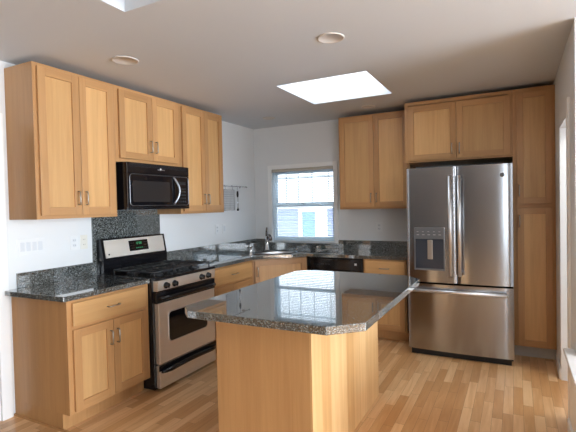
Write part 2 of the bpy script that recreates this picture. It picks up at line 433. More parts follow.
# blind
t = thing('window_blind', 'white mini blind with open slats and a beige headrail in the window over the sink', 'blind', (0, 0, 0))
b = MB(); b.box(WX0+0.004, WX1-0.004, -0.012, 0.018, WZ1-0.040, WZ1-0.002, BEIGE, 0.003); b.build('headrail', t)
b = MB(); z = WZ0+0.03; n = 0
while z < WZ1-0.045:
    a = math.radians(-30); dy, dz = 0.0115*math.cos(a), 0.0115*math.sin(a)
    yc = 0.003
    b.prism([(yc-dy, z-dz), (yc, z+0.0012), (yc+dy, z+dz), (yc+dy, z+dz+0.0006), (yc, z+0.0019), (yc-dy, z-dz+0.0006)], WX0+0.008, WX1-0.008, BLIND, axis='x')
    z += 0.0215
b.build('slats', t)
b = MB(); b.box(WX0+0.008, WX1-0.008, -0.008, 0.014, WZ0+0.006, WZ0+0.02, WHITE_PL, 0.002); b.build('bottom_rail', t)
for x in (WX0+0.12, WX1-0.12):
    b = MB(); b.tube([(x, 0.003, WZ0+0.02), (x, 0.003, WZ1-0.04)], 0.0012, WHITE_PL, 6); b.build('ladder_cord', t)
b = MB(); b.tube([(WX0+0.05, -0.014, WZ1-0.04), (WX0+0.052, -0.014, 1.22)], 0.003, WHITE_PL, 8); b.build('tilt_wand', t)

# neighbour's house outside the window
t = thing('neighbour_house', 'lavender sided house wall seen through the kitchen window', 'house', (0, 3.6, 0))
b = MB()
z = -1.0
while z < 1.36:
    b.prism([(0.0, z), (0.25, z), (0.25, z+0.12), (0.016, z+0.12)], -4.0, 5.0, SIDING, axis='x'); z += 0.12
b.build('siding', t)
b = MB(); b.box(-4.2, 5.2, -0.25, 0.3, 1.40, 1.45, HTRIM); b.build('eave', t)
b = MB()
for q in ((-1.09, -1.0, 0.3, 1.385), (-0.68, -0.40, 0.3, 1.385), (-1.0, -0.68, 1.33, 1.385), (-1.0, -0.68, 0.3, 0.4)): b.box(q[0], q[1], -0.04, 0.0, q[2], q[3], HTRIM)
wf = b.build('house_window_frame', t)
b = MB(); b.box(-1.0, -0.68, -0.02, 0.0, 0.4, 1.33, SHUTTER); b.build('shutter', wf)

# ------------------------------------------------------------------ cabinets
def pull_mesh(vertical, L=0.098):
    b = MB(); h = L/2; s = 0.028; r = 0.0048
    pts = [(0, 0, -h), (0, -s*0.8, -h), (0, -s, -h+0.006), (0, -s, h-0.006), (0, -s*0.8, h), (0, 0, h)]
    if not vertical: pts = [(p[2], p[1], 0) for p in pts]
    b.tube(pts, r, NICKEL, 8)
    return b
def door(parent, x0, x1, z0, z1, pull=None, y=-0.0195, st=0.057, flat=False):
    """shaker door, front at y, 19 mm thick; pull = (x, z)"""
    yb = -0.0005
    b = MB()
    b.box(x0, x0+st, y, yb, z0, z1, WOOD_V, 0.0016); b.box(x1-st, x1, y, yb, z0, z1, WOOD_V, 0.0016)
    b.box(x0+st, x1-st, y, yb, z0, z0+st, WOOD_H, 0.0016); b.box(x0+st, x1-st, y, yb, z1-st, z1, WOOD_H, 0.0016)
    d = b.build('door', parent)
    b = MB(); b.box(x0+st, x1-st, y+0.012, yb, z0+st, z1-st, WOOD_P); b.build('door_panel', d)
    if pull:
        h = pull_mesh(True).build('pull_handle', d, (pull[0], y, pull[1]))
    return d
def drawer(parent, x0, x1, z0, z1, pull=True, y=-0.0195):
    b = MB(); b.box(x0, x1, y, -0.0005, z0, z1, WOOD_PH, 0.003)
    d = b.build('drawer', parent)
    if pull: pull_mesh(False).build('pull_handle', d, ((x0+x1)/2, y, (z0+z1)/2))
    return d
def face_frame(parent, w, z0, z1, stl=0.035, str_=0.035, top=0.035, bot=0.03, mids=()):
    b = MB(); f = 0.019
    b.box(0, stl, 0, f, z0, z1, WOOD_V, 0.001); b.box(w-str_, w, 0, f, z0, z1, WOOD_V, 0.001)
    b.box(stl, w-str_, 0, f, z1-top, z1, WOOD_H); b.box(stl, w-str_, 0, f, z0, z0+bot, WOOD_H)
    for m in mids: b.box(stl, w-str_, 0, f, m-0.016, m+0.016, WOOD_H)
    return b.build('face_frame', parent)
def carcass(parent, w, d, z0, z1, toe=0.0, toem=None):
    b = MB(); f = 0.019
    b.box(0, w, f, d, z0, z1, WOOD_BODY)
    o = b.build('carcass', parent)
    if toe:
        b = MB(); b.box(0, w, 0.075, d, 0, z0, toem or WOOD_BODY); b.build('toe_kick', parent)
    return o
ZT, ZB, D1 = 2.495, 1.415, 0.32
R90 = PI/2
G_UP = 'maple wall cabinets along the kitchen walls'
# wall cabinets, left wall (local x runs along +Y, front faces +X)
c = thing('wall_cabinet', 'tall maple wall cabinet above the switch plate, nearest left one with exposed side', 'cabinet', (D1, -3.348, ZB), R90, G_UP)
w = 0.682; carcass(c, w, D1-0.001, 0, ZT-ZB); face_frame(c, w, 0, ZT-ZB)
door(c, 0.026, 0.344, 0.025, 1.055, (0.310, 0.148)); door(c, 0.348, 0.655, 0.025, 1.055, (0.375, 0.148))
c = thing('wall_cabinet', 'short maple wall cabinet mounted above the black microwave', 'cabinet', (D1, -2.6655, 1.868), R90, G_UP)
w = 0.770; carcass(c, w, D1-0.001, 0, ZT-1.868); face_frame(c, w, 0, ZT-1.868)
door(c, 0.036, 0.402, 0.032, 0.600, (0.372, 0.155)); door(c, 0.406, 0.740, 0.032, 0.600, (0.436, 0.155))
c = thing('wall_cabinet', 'tall maple wall cabinet to the right of the microwave, beside the wall rail', 'cabinet', (D1, -1.895, ZB), R90, G_UP)
w = 0.712; carcass(c, w, D1-0.001, 0, ZT-ZB); face_frame(c, w, 0, ZT-ZB)
door(c, 0.034, 0.374, 0.025, 1.055, (0.345, 0.145)); door(c, 0.378, 0.678, 0.025, 1.055, (0.407, 0.145))
# back wall
c = thing('wall_cabinet', 'maple wall cabinet between the window and the refrigerator', 'cabinet', (1.378, -D1, ZB), 0, G_UP)
w = 0.822; carcass(c, w, D1-0.001, 0, ZT-ZB); face_frame(c, w, 0, ZT-ZB)
door(c, 0.016, 0.420, 0.025, 1.060, (0.388, 0.128)); door(c, 0.424, 0.806, 0.025, 1.060, (0.452, 0.128))
c = thing('wall_cabinet', 'wide deep maple cabinet mounted above the refrigerator', 'cabinet', (2.216, -0.61, 1.885), 0, G_UP)
w = 0.990; carcass(c, w, 0.609, 0, 2.503-1.885); face_frame(c, w, 0, 2.503-1.885)
door(c, 0.036, 0.500, 0.018, 0.570, (0.461, 0.115)); door(c, 0.504, 0.972, 0.018, 0.570, (0.531, 0.115))
c = thing('pantry_cabinet', 'tall narrow maple pantry cabinet between the refrigerator and the right wall', 'cabinet', (3.2065, -0.61, 0), 0)
w = XR-3.2065-0.0005; carcass(c, w, 0.609, 0.115, 2.503, 0.115, TOE_W); face_frame(c, w, 0.115, 2.503, 0.035, 0.03, mids=(1.423,))
door(c, 0.030, 0.318, 1.442, 2.470, (0.052, 1.565)); door(c, 0.030, 0.318, 0.122, 1.405, (0.052, 1.285))

# base cabinets
ZC = 0.8785
G_B = 'maple base cabinets under the granite counters'
c = thing('base_cabinet', 'maple base cabinet with one wide drawer and two doors left of the range', 'cabinet', (0.61, -3.355, 0), R90, G_B)
w = 0.714; carcass(c, w, 0.609, 0.114, ZC, 0.114); face_frame(c, w, 0.114, ZC, mids=(0.69,))
drawer(c, 0.034, 0.676, 0.702, 0.857)
door(c, 0.034, 0.353, 0.130, 0.677, (0.325, 0.552)); door(c, 0.357, 0.680, 0.130, 0.677, (0.385, 0.552))
b = MB(); b.box(-0.012, 0.0, 0.0, 0.609, 0, 0.014, WOOD_H); b.build('shoe_mould', c)
c = thing('base_cabinet', 'maple base cabinet with a drawer between the range and the corner sink', 'cabinet', (0.61, -1.868, 0), R90, G_B)
w = 0.800; carcass(c, w, 0.609, 0.114, ZC, 0.114); face_frame(c, w, 0.114, ZC, mids=(0.69,))
drawer(c, 0.075, 0.752, 0.702, 0.857)
door(c, 0.075, 0.412, 0.130, 0.677, (0.385, 0.552)); door(c, 0.416, 0.752, 0.130, 0.677, (0.443, 0.552))
c = thing('corner_base_cabinet', 'diagonal maple corner cabinet below the sink', 'cabinet', (0.61, -1.067, 0), PI/4, G_B)
w = 0.457*math.sqrt(2); k = 1/math.sqrt(2)
b = MB()
def loc2(x, y):
    dx, dy = x-0.61, y+1.067
    return ((dx+dy)*k, (-dx+dy)*k)
poly = [loc2(*p) for p in ((0.61-0.0134, -1.067+0.0134), (1.067-0.0134, -0.61+0.0134), (1.067-0.0134, -0.001), (0.001, -0.001), (0.001, -1.067+0.0134))]
b.prism(poly, 0.114, ZC-0.20, WOOD_BODY); b.box(0.0, w, 0.019, 0.036, ZC-0.2, ZC, WOOD_BODY); b.build('carcass', c)
b = MB(); b.box(0.05, w-0.05, 0.075, 0.10, 0, 0.114, WOOD_BODY); b.build('toe_kick', c)
face_frame(c, w, 0.114, ZC, 0.03, 0.03, 0.02)
door(c, 0.022, w-0.022, 0.130, 0.862, (0.05, 0.74))
c = thing('base_cabinet', 'narrow maple base cabinet with drawer between dishwasher and refrigerator', 'cabinet', (1.748, -0.61, 0), 0, G_B)
w = 0.462; carcass(c, w, 0.609, 0.114, ZC, 0.114); face_frame(c, w, 0.114, ZC, 0.03, 0.03, mids=(0.69,))
drawer(c, 0.022, 0.448, 0.702, 0.862)
door(c, 0.022, 0.448, 0.125, 0.677, (0.05, 0.552))

# ------------------------------------------------------------------ counters and backsplashes
ZG0, ZG = ZC+0.0005, 0.914
b = MB(); b.prism([(0.0205, -3.412), (0.636, -3.392), (0.636, -2.6395), (0.001, -2.6395), (0.001, -3.376), (0.0205, -3.376)], ZG0, ZG, GRANITE, 0.003)
tag(b.build('countertop'), 'short dark granite countertop left of the range', 'countertop')
# corner counter, with an oval cut for the sink
SCX, SCY, SA, SB = 0.655, -0.655, 0.295, 0.19
def sink_pt(a, A=SA, B=SB):
    u, v = A*math.cos(a), B*math.sin(a)       # u along (1,1)/sqrt2, v along (-1,1)/sqrt2
    return (SCX+(u-v)*k, SCY+(u+v)*k)
outer = [(0.636, -1.8665), (0.636, -1.078), (1.078, -0.636), (2.288, -0.636), (2.288, -0.001), (0.001, -0.001), (0.001, -1.8665)]
t_ = bmesh.new()
def loop(pts, z): return [t_.verts.new((x, y, z)) for x, y in pts]
hole = [sink_pt(2*PI*i/48, SA-0.012, SB-0.012) for i in range(48)]
for z in (ZG0, ZG):
    eo = []
    for L_ in (loop(outer, z), loop(hole, z)):
        for i in range(len(L_)): eo.append(t_.edges.new((L_[i], L_[(i+1) % len(L_)])))
    bmesh.ops.triangle_fill(t_, use_beauty=True, use_dissolve=False, edges=eo)
def wallring(pts):
    lo, hi = loop(pts, ZG0), loop(pts, ZG)
    for i in range(len(pts)): t_.faces.new((lo[i], lo[(i+1) % len(pts)], hi[(i+1) % len(pts)], hi[i]))
wallring(outer); wallring(hole)
bmesh.ops.remove_doubles(t_, verts=t_.verts, dist=1e-5)
bmesh.ops.recalc_face_normals(t_, faces=t_.faces)
b = MB(); b.merge(t_, GRANITE)
tag(b.build('countertop'), 'L-shaped dark granite countertop running around the corner sink', 'countertop')
BS = 1.024
b = MB(); b.box(0.001, 0.02, -3.315, -2.667, ZG+0.0003, BS, GRANITE, 0.002)
tag(b.build('backsplash'), 'low granite backsplash strip below the switch plate left of the range', 'backsplash')
b = MB(); b.box(0.0005, 0.012, -2.666, -1.866, ZG+0.0003, 1.4645, GRANITE)
tag(b.build('backsplash'), 'tall granite panel on the wall between range and microwave', 'backsplash')
b = MB(); b.box(0.001, 0.02, -1.865, -0.0215, ZG+0.0003, BS, GRANITE, 0.002)
tag(b.build('backsplash'), 'low granite backsplash strip right of the range running to the corner', 'backsplash')
b = MB(); b.box(0.001, 0.218, -0.0205, -0.001, ZG+0.0003, BS, GRANITE, 0.002); b.box(0.218, 1.236, -0.0205, -0.001, ZG+0.0003, 0.964, GRANITE, 0.002)
b.box(1.236, 2.286, -0.0205, -0.001, ZG+0.0003, BS, GRANITE, 0.002); b.box(0.21, 1.243, -0.04, -0.001, 0.9645, 0.979, GRANITE, 0.002)
tag(b.build('backsplash'), 'granite backsplash along the back wall, notched below the window', 'backsplash')

# ------------------------------------------------------------------ sink, faucet, dispenser
s = thing('kitchen_sink', 'oval sink with a dark rim set into the corner counter under the window', 'sink', (SCX, SCY, ZG), PI/4)
t_ = bmesh.new(); n = 48
def ering(A, B, z): return [t_.verts.new((A*math.cos(2*PI*i/n), B*math.sin(2*PI*i/n), z)) for i in range(n)]
R_ = [ering(SA, SB, 0.0005), ering(SA-0.004, SB-0.004, 0.008), ering(SA-0.022, SB-0.022, 0.006), ering(SA-0.03, SB-0.03, -0.006)]
for A_, B_ in zip(R_, R_[1:]):
    for i in range(n): t_.faces.new((A_[i], A_[(i+1) % n], B_[(i+1) % n], B_[i]))
bmesh.ops.recalc_face_normals(t_, faces=t_.faces)
b = MB(); b.merge(t_, DCHROME, True); b.build('rim', s)
t_ = bmesh.new()
R_ = [ering(SA-0.03, SB-0.03, -0.006), ering(SA-0.04, SB-0.04, -0.12), ering(SA-0.08, SB-0.07, -0.17), ering(0.03, 0.03, -0.175)]
for A_, B_ in zip(R_, R_[1:]):
    for i in range(n): t_.faces.new((A_[i], A_[(i+1) % n], B_[(i+1) % n], B_[i]))
t_.faces.new(R_[-1])
b = MB(); b.merge(t_, SILVER, True); b.build('bowl', s)
b = MB(); b.lathe([(0.04, -0.1745), (0.04, -0.171), (0.015, -0.173)], DCHROME); b.build('drain', s)
f = thing('kitchen_faucet', 'single lever bronze faucet behind the corner sink', 'faucet', (0.415, -0.405, ZG), -PI/4)
# local x points to the room
b = MB(); b.lathe([(0.030, 0), (0.030, 0.008), (0.024, 0.014), (0.021, 0.12), (0.024, 0.135), (0.022, 0.165), (0.012, 0.178)], CHROME); b.build('base', f)
b = MB(); b.tube([(0.0, 0, 0.13), (0.05, 0, 0.175), (0.10, 0, 0.195), (0.14, 0, 0.187), (0.165, 0, 0.165), (0.175, 0, 0.135)], 0.014, DCHROME, 12, rads=[0.013, 0.014, 0.016, 0.02, 0.022, 0.019]); b.build('spout', f)
b = MB(); b.tube([(-0.004, 0, 0.17), (-0.022, 0, 0.20), (-0.02, 0, 0.24), (0.0, 0, 0.285)], 0.01, DCHROME, 10, rads=[0.016, 0.015, 0.012, 0.010]); b.build('lever', f)
f = thing('soap_dispenser', 'small chrome soap dispenser with a bent spout at the left end of the sink', 'soap dispenser', (0.545, -1.0, ZG), 0)
b = MB(); b.lathe([(0.02, 0), (0.02, 0.006), (0.011, 0.012), (0.009, 0.095), (0.013, 0.10), (0.011, 0.115)], CHROME); b.build('pump', f)
b = MB(); b.tube([(0, 0, 0.108), (-0.02, -0.03, 0.112), (-0.04, -0.065, 0.105)], 0.007, CHROME, 10); b.build('spout', f)

# ------------------------------------------------------------------ range (local x along +Y, front faces +X)
rg = thing('gas_range', 'stainless steel and black gas range with five knobs row and green clock', 'range', (0.688, -2.6345, 0), R90)
rg['label'] = 'stainless and black gas range standing between the left base cabinets'
W = 0.7635
b = MB(); b.box(0.001, W-0.001, 0.04, 0.668, 0.012, 0.895, BLACK)
for x in (0.05, W-0.05):
    for y in (0.1, 0.6): b.lathe([(0.02, 0), (0.02, 0.012)], BLACK_M, (x, y, 0), 12)
b.build('body', rg)
b = MB(); b.box(0.0, W, -0.012, 0.64, 0.895, 0.918, BLACK, 0.004); ct = b.build('cooktop', rg)
# front control strip
b = MB(); b.prism([(0.0, 0.808), (-0.006, 0.815), (-0.014, 0.894), (0.04, 0.894), (0.04, 0.808)], 0.014, W-0.008, STEEL_R, axis='x'); cp = b.build('control_panel', rg)
for x in (0.105, 0.205, 0.555, 0.650):
    b = MB(); b.lathe([(0.027, 0), (0.027, -0.006), (0.021, -0.01), (0.019, -0.03), (0.010, -0.034)], BLACK, (0, 0, 0), 20, 'y')
    b.box(-0.004, 0.004, -0.037, -0.03, -0.019, 0.019, BLACK)
    b.build('knob', rg, (x, -0.010, 0.848))
# grates and burners
for x0, x1 in ((0.03, 0.255), (0.27, 0.495), (0.51, 0.735)):
    b = MB(); zt = 0.957; r = 0.0065
    for y in (0.04, 0.21, 0.33, 0.5): b.tube([(x0, y, zt), (x1, y, zt)], r, IRON, 6)
    for x in (x0, x0+(x1-x0)*0.33, x0+(x1-x0)*0.67, x1): b.tube([(x, 0.04, zt), (x, 0.5, zt)], r, IRON, 6)
    for x in (x0, x1):
        for y in (0.04, 0.27, 0.5): b.tube([(x, y, zt), (x, y, 0.918)], r, IRON, 6)
    b.build('grate', rg)
for x in (0.15, 0.62):
    for y in (0.13, 0.40):
        b = MB(); b.lathe([(0.055, 0), (0.05, 0.008), (0.035, 0.01), (0.035, 0.018), (0.03, 0.022)], IRON, (0, 0, 0), 20); b.build('burner', rg, (x, y, 0.918))
b = MB(); b.lathe([(0.045, 0), (0.04, 0.008), (0.03, 0.018), (0.02, 0.022)], IRON, (0, 0, 0), 20); b.build('burner', rg, (0.3825, 0.27, 0.918))
# oven door: black upper band, steel frame with rounded window
b = MB(); b.box(0.003, W-0.003, -0.004, 0.0395, 0.712, 0.800, BLACK, 0.003)
b.box(0.022, W-0.012, -0.004, 0.0395, 0.216, 0.711, STEEL_R, 0.004); od = b.build('oven_door', rg)
b = MB()
b.prism(rrect(0.128, W-0.128, 0.372, 0.628, 0.035), -0.0075, -0.003, SILVER, axis='y'); b.build('window_trim', od)
b = MB(); b.prism(rrect(0.136, W-0.136, 0.380, 0.620, 0.03), -0.0085, -0.004, BLACK_G, axis='y'); b.build('oven_window', od)
b = MB(); pts = [(0.03, -0.006, 0.758), (0.045, -0.030, 0.752)]+[(0.045+(W-0.09)*i/10, -0.034-0.008*math.sin(PI*i/10), 0.752-0.003*math.sin(PI*i/10)) for i in range(1, 10)]+[(W-0.045, -0.030, 0.752), (W-0.03, -0.006, 0.758)]
b.tube(pts, 0.017, BLACK, 10); b.build('oven_handle', od)
b = MB(); b.box(0.022, W-0.012, -0.002, 0.0395, 0.022, 0.205, STEEL_R, 0.004); dr = b.build('storage_drawer', rg)
b = MB()
pts = [(0.03+(W-0.06)*i/16, -0.012-0.02*min(1, 4*math.sin(PI*i/16)), 0.158+0.012*math.sin(PI*i/16)) for i in range(17)]
b.tube(pts, 0.017, BLACK, 10, rads=[0.009+0.011*min(1, 3*math.sin(PI*i/16)) for i in range(17)]); b.box(0.012, W-0.012, -0.006, -0.001, 0.165, 0.208, BLACK); b.build('drawer_handle', dr)
# backguard
b = MB(); b.prism([(0.588, 0.918), (0.672, 0.918), (0.672, 1.218), (0.622, 1.218), (0.588, 1.03)], 0.0, W, BLACK, axis='x'); bgd = b.build('backguard', rg)
# steel fascia leaning with the guard
b = MB(); b.prism([(0.587, 1.055), (0.592, 1.05), (0.6225, 1.205), (0.616, 1.205)], 0.028, W-0.028, STEEL_R, axis='x')
fas = b.build('backguard_fascia', rg)
def on_fascia(x0, x1, z0, z1, m, name, parent, lift=0.002):
    s0, s1 = (z0-1.055)/(1.205-1.055), (z1-1.055)/(1.205-1.055)
    ya, yb_ = 0.587+s0*0.029, 0.587+s1*0.029
    b = MB(); b.prism([(ya-lift, z0), (ya+0.004, z0), (yb_+0.004, z1), (yb_-lift, z1)], x0, x1, m, axis='x'); return b.build(name, parent)
clk = on_fascia(0.295, 0.525, 1.088, 1.182, BLACK_G, 'clock_panel', fas)
b = MB(); zz = 1.154; ys_ = 0.587+(zz-1.055)/0.15*0.029-0.0026
segs = {'1': 'bc', '2': 'abged', '0': 'abcdef'}
def digit(b, x, z, h, ch, y, m):
    w_ = h*0.5; e = h*0.09
    P = {'a': (0, w_, h-e, h+e), 'g': (0, w_, h/2-e, h/2+e), 'd': (0, w_, -e, e), 'f': (-e, e, h/2, h), 'b': (w_-e, w_+e, h/2, h), 'e': (-e, e, 0, h/2), 'c': (w_-e, w_+e, 0, h/2)}
    for q in segs[ch]:
        a0, a1, c0, c1 = P[q]; b.box(x+a0, x+a1, y-0.001, y+0.004, z+c0, z+c1, m)
for i, ch in enumerate('1200'): digit(b, 0.375+i*0.017+(0.006 if i > 1 else 0), 1.145, 0.02, ch, 0.5995+0.0025, GREENLED)
b.build('clock_digits', fas)
for i in range(3):
    for j, z in enumerate((1.112, 1.135, 1.160)):
        for x in (0.305+i*0.018, 0.468+i*0.018):
            y_ = 0.587+(z-1.055)/0.15*0.029-0.003
            b = MB(); b.box(x, x+0.011, y_, y_+0.004, z-0.004, z+0.004, STEEL); b.build('clock_button', fas)
for i in range(4):
    b = MB(); b.box(0.372+i*0.022, 0.386+i*0.022, 0.592, 0.598, 1.108, 1.116, GREENLED); b.build('clock_button', fas)
b = MB(); b.lathe([(0.007, 0), (0.007, -0.004)], BLACK, (0.06, 0.591, 1.082), 14, 'y'); b.build('badge', fas)

# ------------------------------------------------------------------ microwave
mw = thing('microwave_oven', 'black over-the-range microwave hung under the short wall cabinet', 'microwave', (0.402, -2.630, 1.467), R90)
W = 0.766; HM = 0.398
b = MB(); b.box(0.001, W-0.001, 0.045, 0.389, 0.0, HM, BLACK); b.build('body', mw)
b = MB(); b.box(0.0, W, 0.0, 0.0445, 0.312, HM-0.001, BLACK, 0.003)
for i in range(5): b.box(0.03, W-0.03, -0.0015, 0.004, 0.362+i*0.006, 0.3645+i*0.006, BLACK_M)
vp = b.build('vent_panel', mw)
b = MB(); b.box(0.0, 0.565, 0.0, 0.0445, 0.022, 0.311, BLACK_G, 0.004); md = b.build('door', mw)
b = MB(); b.prism(rrect(0.06, 0.50, 0.065, 0.245, 0.012), -0.0015, 0.004, simple('smoked_glass', (0.03, 0.026, 0.025), 0.08), axis='y'); b.build('door_window', md)
b = MB(); b.box(0.566, W, 0.0, 0.0445, 0.022, 0.311, BLACK_G, 0.004); kp = b.build('control_panel', mw)
b = MB()
for i in range(4):
    for j in range(5): b.box(0.605+i*0.03, 0.626+i*0.03, -0.0012, 0.003, 0.06+j*0.03, 0.077+j*0.03, BLACK_M)
b.box(0.605, 0.716, -0.0012, 0.003, 0.225, 0.255, BLACK_M); b.build('keypad', kp)
b = MB(); L_ = rrect(0.028, W-0.012, 0.034, 0.300, 0.03, 8); b.tube([(x, -0.002, z) for x, z in L_], 0.0035, TRIMG, 6, closed=True); b.build('bright_trim', vp)
b = MB(); b.box(0.0, 0.004, -0.003, 0.0, 0.02, HM-0.01, TRIMG); b.build('edge_strip', vp)
b = MB()
pts = [(0.545+0.045*math.sin(PI*i/14), -0.004-0.035*math.sin(PI*i/14), 0.04+0.255*i/14) for i in range(15)]
b.tube(pts, 0.010, TRIMG, 10); b.build('handle', md)
b = MB(); b.box(0.0, W, 0.001, 0.0445, 0.0, 0.021, BLACK, 0.002); b.build('bottom_lip', mw)
b = MB(); zc = 0.352
b.lathe([(0.011, 0), (0.011, -0.0015)], WHITE_PL, (0.388, 0.0, zc+0.004), 20, 'y')
b.box(0.352, 0.374, -0.0012, 0.002, zc-0.006, zc+0.002, SILVER); b.box(0.402, 0.440, -0.0012, 0.002, zc-0.006, zc+0.002, SILVER)
b.build('badge', vp)

# ------------------------------------------------------------------ dishwasher
dw = thing('dishwasher', 'black dishwasher built in under the counter beside the corner sink', 'dishwasher', (1.112, -0.61, 0), 0)
W = 0.633
b = MB(); b.box(0.003, W-0.003, 0.02, 0.58, 0.10, ZC-0.002, BLACK_M); b.build('body', dw)
b = MB(); b.box(0.004, W-0.004, -0.022, 0.0195, 0.742, 0.868, BLACK, 0.004); kp = b.build('control_panel', dw)
b = MB(); b.box(0.005, W-0.005, -0.02, 0.0195, 0.115, 0.738, BLACK_G, 0.004); b.build('door', dw)
b = MB(); b.box(0.15, W-0.15, -0.034, -0.0225, 0.845, 0.866, BLACK_G, 0.004); b.build('handle', kp)
b = MB(); b.box(0.54, 0.565, -0.0245, -0.0215, 0.800, 0.822, WHITE_PL); b.build('badge', kp)
b = MB()
for i in range(6): b.box(0.05+i*0.035, 0.072+i*0.035, -0.0235, -0.0215, 0.795, 0.806, IRON)
b.build('button_row', kp)
b = MB(); b.box(0.004, W-0.004, 0.05, 0.3, 0, 0.0998, BLACK_M); b.build('toe_kick', dw)

# ------------------------------------------------------------------ refrigerator
fr = thing('refrigerator', 'stainless steel french door refrigerator with ice and water dispenser', 'refrigerator', (2.288, -0.911, 0), 0)
W = 0.917
b = MB(); b.box(0.006, W-0.006, 0.105, 0.90, 0.02, 1.788, BLACK_M, 0.004)
b.box(0.02, W-0.02, 0.05, 0.9, 0.0, 0.06, BLACK_M); b.build('body', fr)
def curved_front(x0, x1, z0, z1, m, bulge=0.014, thick=0.095, ye=0.0, n=24, hole=None):
    """door slab with a gently bowed front and rounded vertical edges"""
    pts = []
    for i in range(n+1):
        u = i/n; x = x0+(x1-x0)*u; e = min(u, 1-u)*(x1-x0)
        y = -bulge*(1-(2*u-1)**2)+bulge
        if e < 0.004: y += 0.004-math.sqrt(max(0, 0.004**2-(0.004-e)**2))
        pts.append((x, y))
    poly = pts+[(x1, thick), (x0, thick)]
    b = MB(); bm = b.bm; i_ = b.mi(m); k_ = len(poly)
    lo = [bm.verts.new((x, y, z0)) for x, y in poly]; hi = [bm.verts.new((x, y, z1)) for x, y in poly]
    bm.faces.new(lo[::-1]); bm.faces.new(hi)
    lo = [bm.verts.new((x, y, z0)) for x, y in pts]; hi = [bm.verts.new((x, y, z1)) for x, y in pts]
    for i in range(n): bm.faces.new((lo[i], lo[i+1], hi[i+1], hi[i])).smooth = True
    back = [pts[-1], (x1, thick), (x0, thick), pts[0]]
    for p, q in zip(back, back[1:]): bm.faces.new([bm.verts.new((*p, z0)), bm.verts.new((*q, z0)), bm.verts.new((*q, z1)), bm.verts.new((*p, z1))])
    for f_ in bm.faces: f_.material_index = i_
    return b
ld_ = curved_front(0.0, 0.4515, 0.715, 1.803, STEEL, 0.007).build('door', fr)
rd_ = curved_front(0.4575, W, 0.715, 1.803, STEEL).build('door', fr)
fd_ = curved_front(0.0, W, 0.062, 0.697, STEEL, 0.018).build('freezer_drawer', fr)
def bar(x0, z0, x1, z1, y, parent):
    b = MB(); v = Vector((x1-x0, 0, z1-z0)).normalized()
    b.tube([(x0, y, z0), (x1, y, z1)], 0.0165, HANDLE, 14)
    for q in (0.04, 0.96):
        xx, zz_ = x0+(x1-x0)*q, z0+(z1-z0)*q
        b.tube([(xx, y, zz_), (xx, 0.02, zz_)], 0.010, SILVER, 8)
    return b.build('handle', parent)
bar(0.404, 0.79, 0.404, 1.715, -0.052, ld_); bar(0.483, 0.79, 0.483, 1.715, -0.052, rd_)
bar(0.045, 0.640, W-0.045, 0.640, -0.05, fd_)
# dispenser on the left door
DISP = simple('dispenser_grey', (0.22, 0.23, 0.25), 0.35, 0.6)
CAV = simple('dispenser_cavity', (0.045, 0.055, 0.075), 0.25)
b = MB(); b.box(0.070, 0.348, -0.014, 0.012, 1.128, 1.238, DISP, 0.004)
b.box(0.070, 0.080, -0.014, 0.012, 0.838, 1.128, DISP); b.box(0.338, 0.348, -0.014, 0.012, 0.838, 1.128, DISP); b.box(0.070, 0.348, -0.020, 0.012, 0.830, 0.846, DISP, 0.003)
dp = b.build('dispenser_panel', fr)
b = MB()
b.box(0.080, 0.338, -0.003, -0.001, 0.846, 1.128, CAV); b.build('dispenser_niche', fr)
b = MB(); b.box(0.192, 0.240, -0.014, -0.003, 0.935, 1.12, simple('dispenser_paddle', (0.46, 0.42, 0.38), 0.35, 0.8), 0.004); b.build('dispenser_paddle', fr)
for i in range(5):
    b = MB(); b.box(0.095+i*0.05, 0.118+i*0.05, -0.0155, -0.0135, 1.165, 1.172, SILVER); b.build('dispenser_button', dp)
    b = MB(); b.box(0.095+i*0.05, 0.112+i*0.05, -0.0155, -0.0135, 1.195, 1.20, SILVER); b.build('dispenser_button', dp)
# round emblem
b = MB(); b.lathe([(0.020, 0.0), (0.020, -0.003), (0.016, -0.004)], SILVER, (0.835, 0.0075, 1.705), 24, 'y')
b.lathe([(0.0165, -0.003), (0.0165, -0.0046)], simple('emblem_grey', (0.10, 0.11, 0.13), 0.4), (0.835, 0.0075, 1.705), 24, 'y')
b.tube([(0.835+0.009*math.cos(a), 0.0025, 1.705+0.006*math.sin(a)) for a in [0.5+5.2*i/12 for i in range(13)]], 0.0013, SILVER, 6)
b.build('emblem', rd_)

# ------------------------------------------------------------------ island
il = thing('island_cabinet', 'maple kitchen island base with board veneer side in the middle of the floor', 'island', (1.68, -3.165, 0))
IW, ID = 0.605, 1.21
b = MB(); b.box(0, IW-0.012, 0.0, ID, 0, 0.872, WOOD_BODY); b.build('carcass', il)
b = MB(); b.box(IW-0.0119, IW, 0.0, ID, 0, 0.872, WOOD_BOARDS); b.build('side_boards', il)
b = MB(); b.box(-0.002, 0.0, 0.0, ID, 0.0, 0.872, WOOD_V); b.build('end_trim', il)
c0 = 0.12
ZI = 0.8725
b = MB(); b.prism([(1.56+c0*0.62, -3.364), (2.455, -3.364), (2.598, -3.225), (2.598, -1.925), (2.475, -1.80), (1.56+c0, -1.775), (1.552, -1.86), (1.552, -3.285)], ZI, ZG, GRANITE, 0.003)
tag(b.build('countertop'), 'large granite island top with clipped corners and a mirror polish', 'countertop')

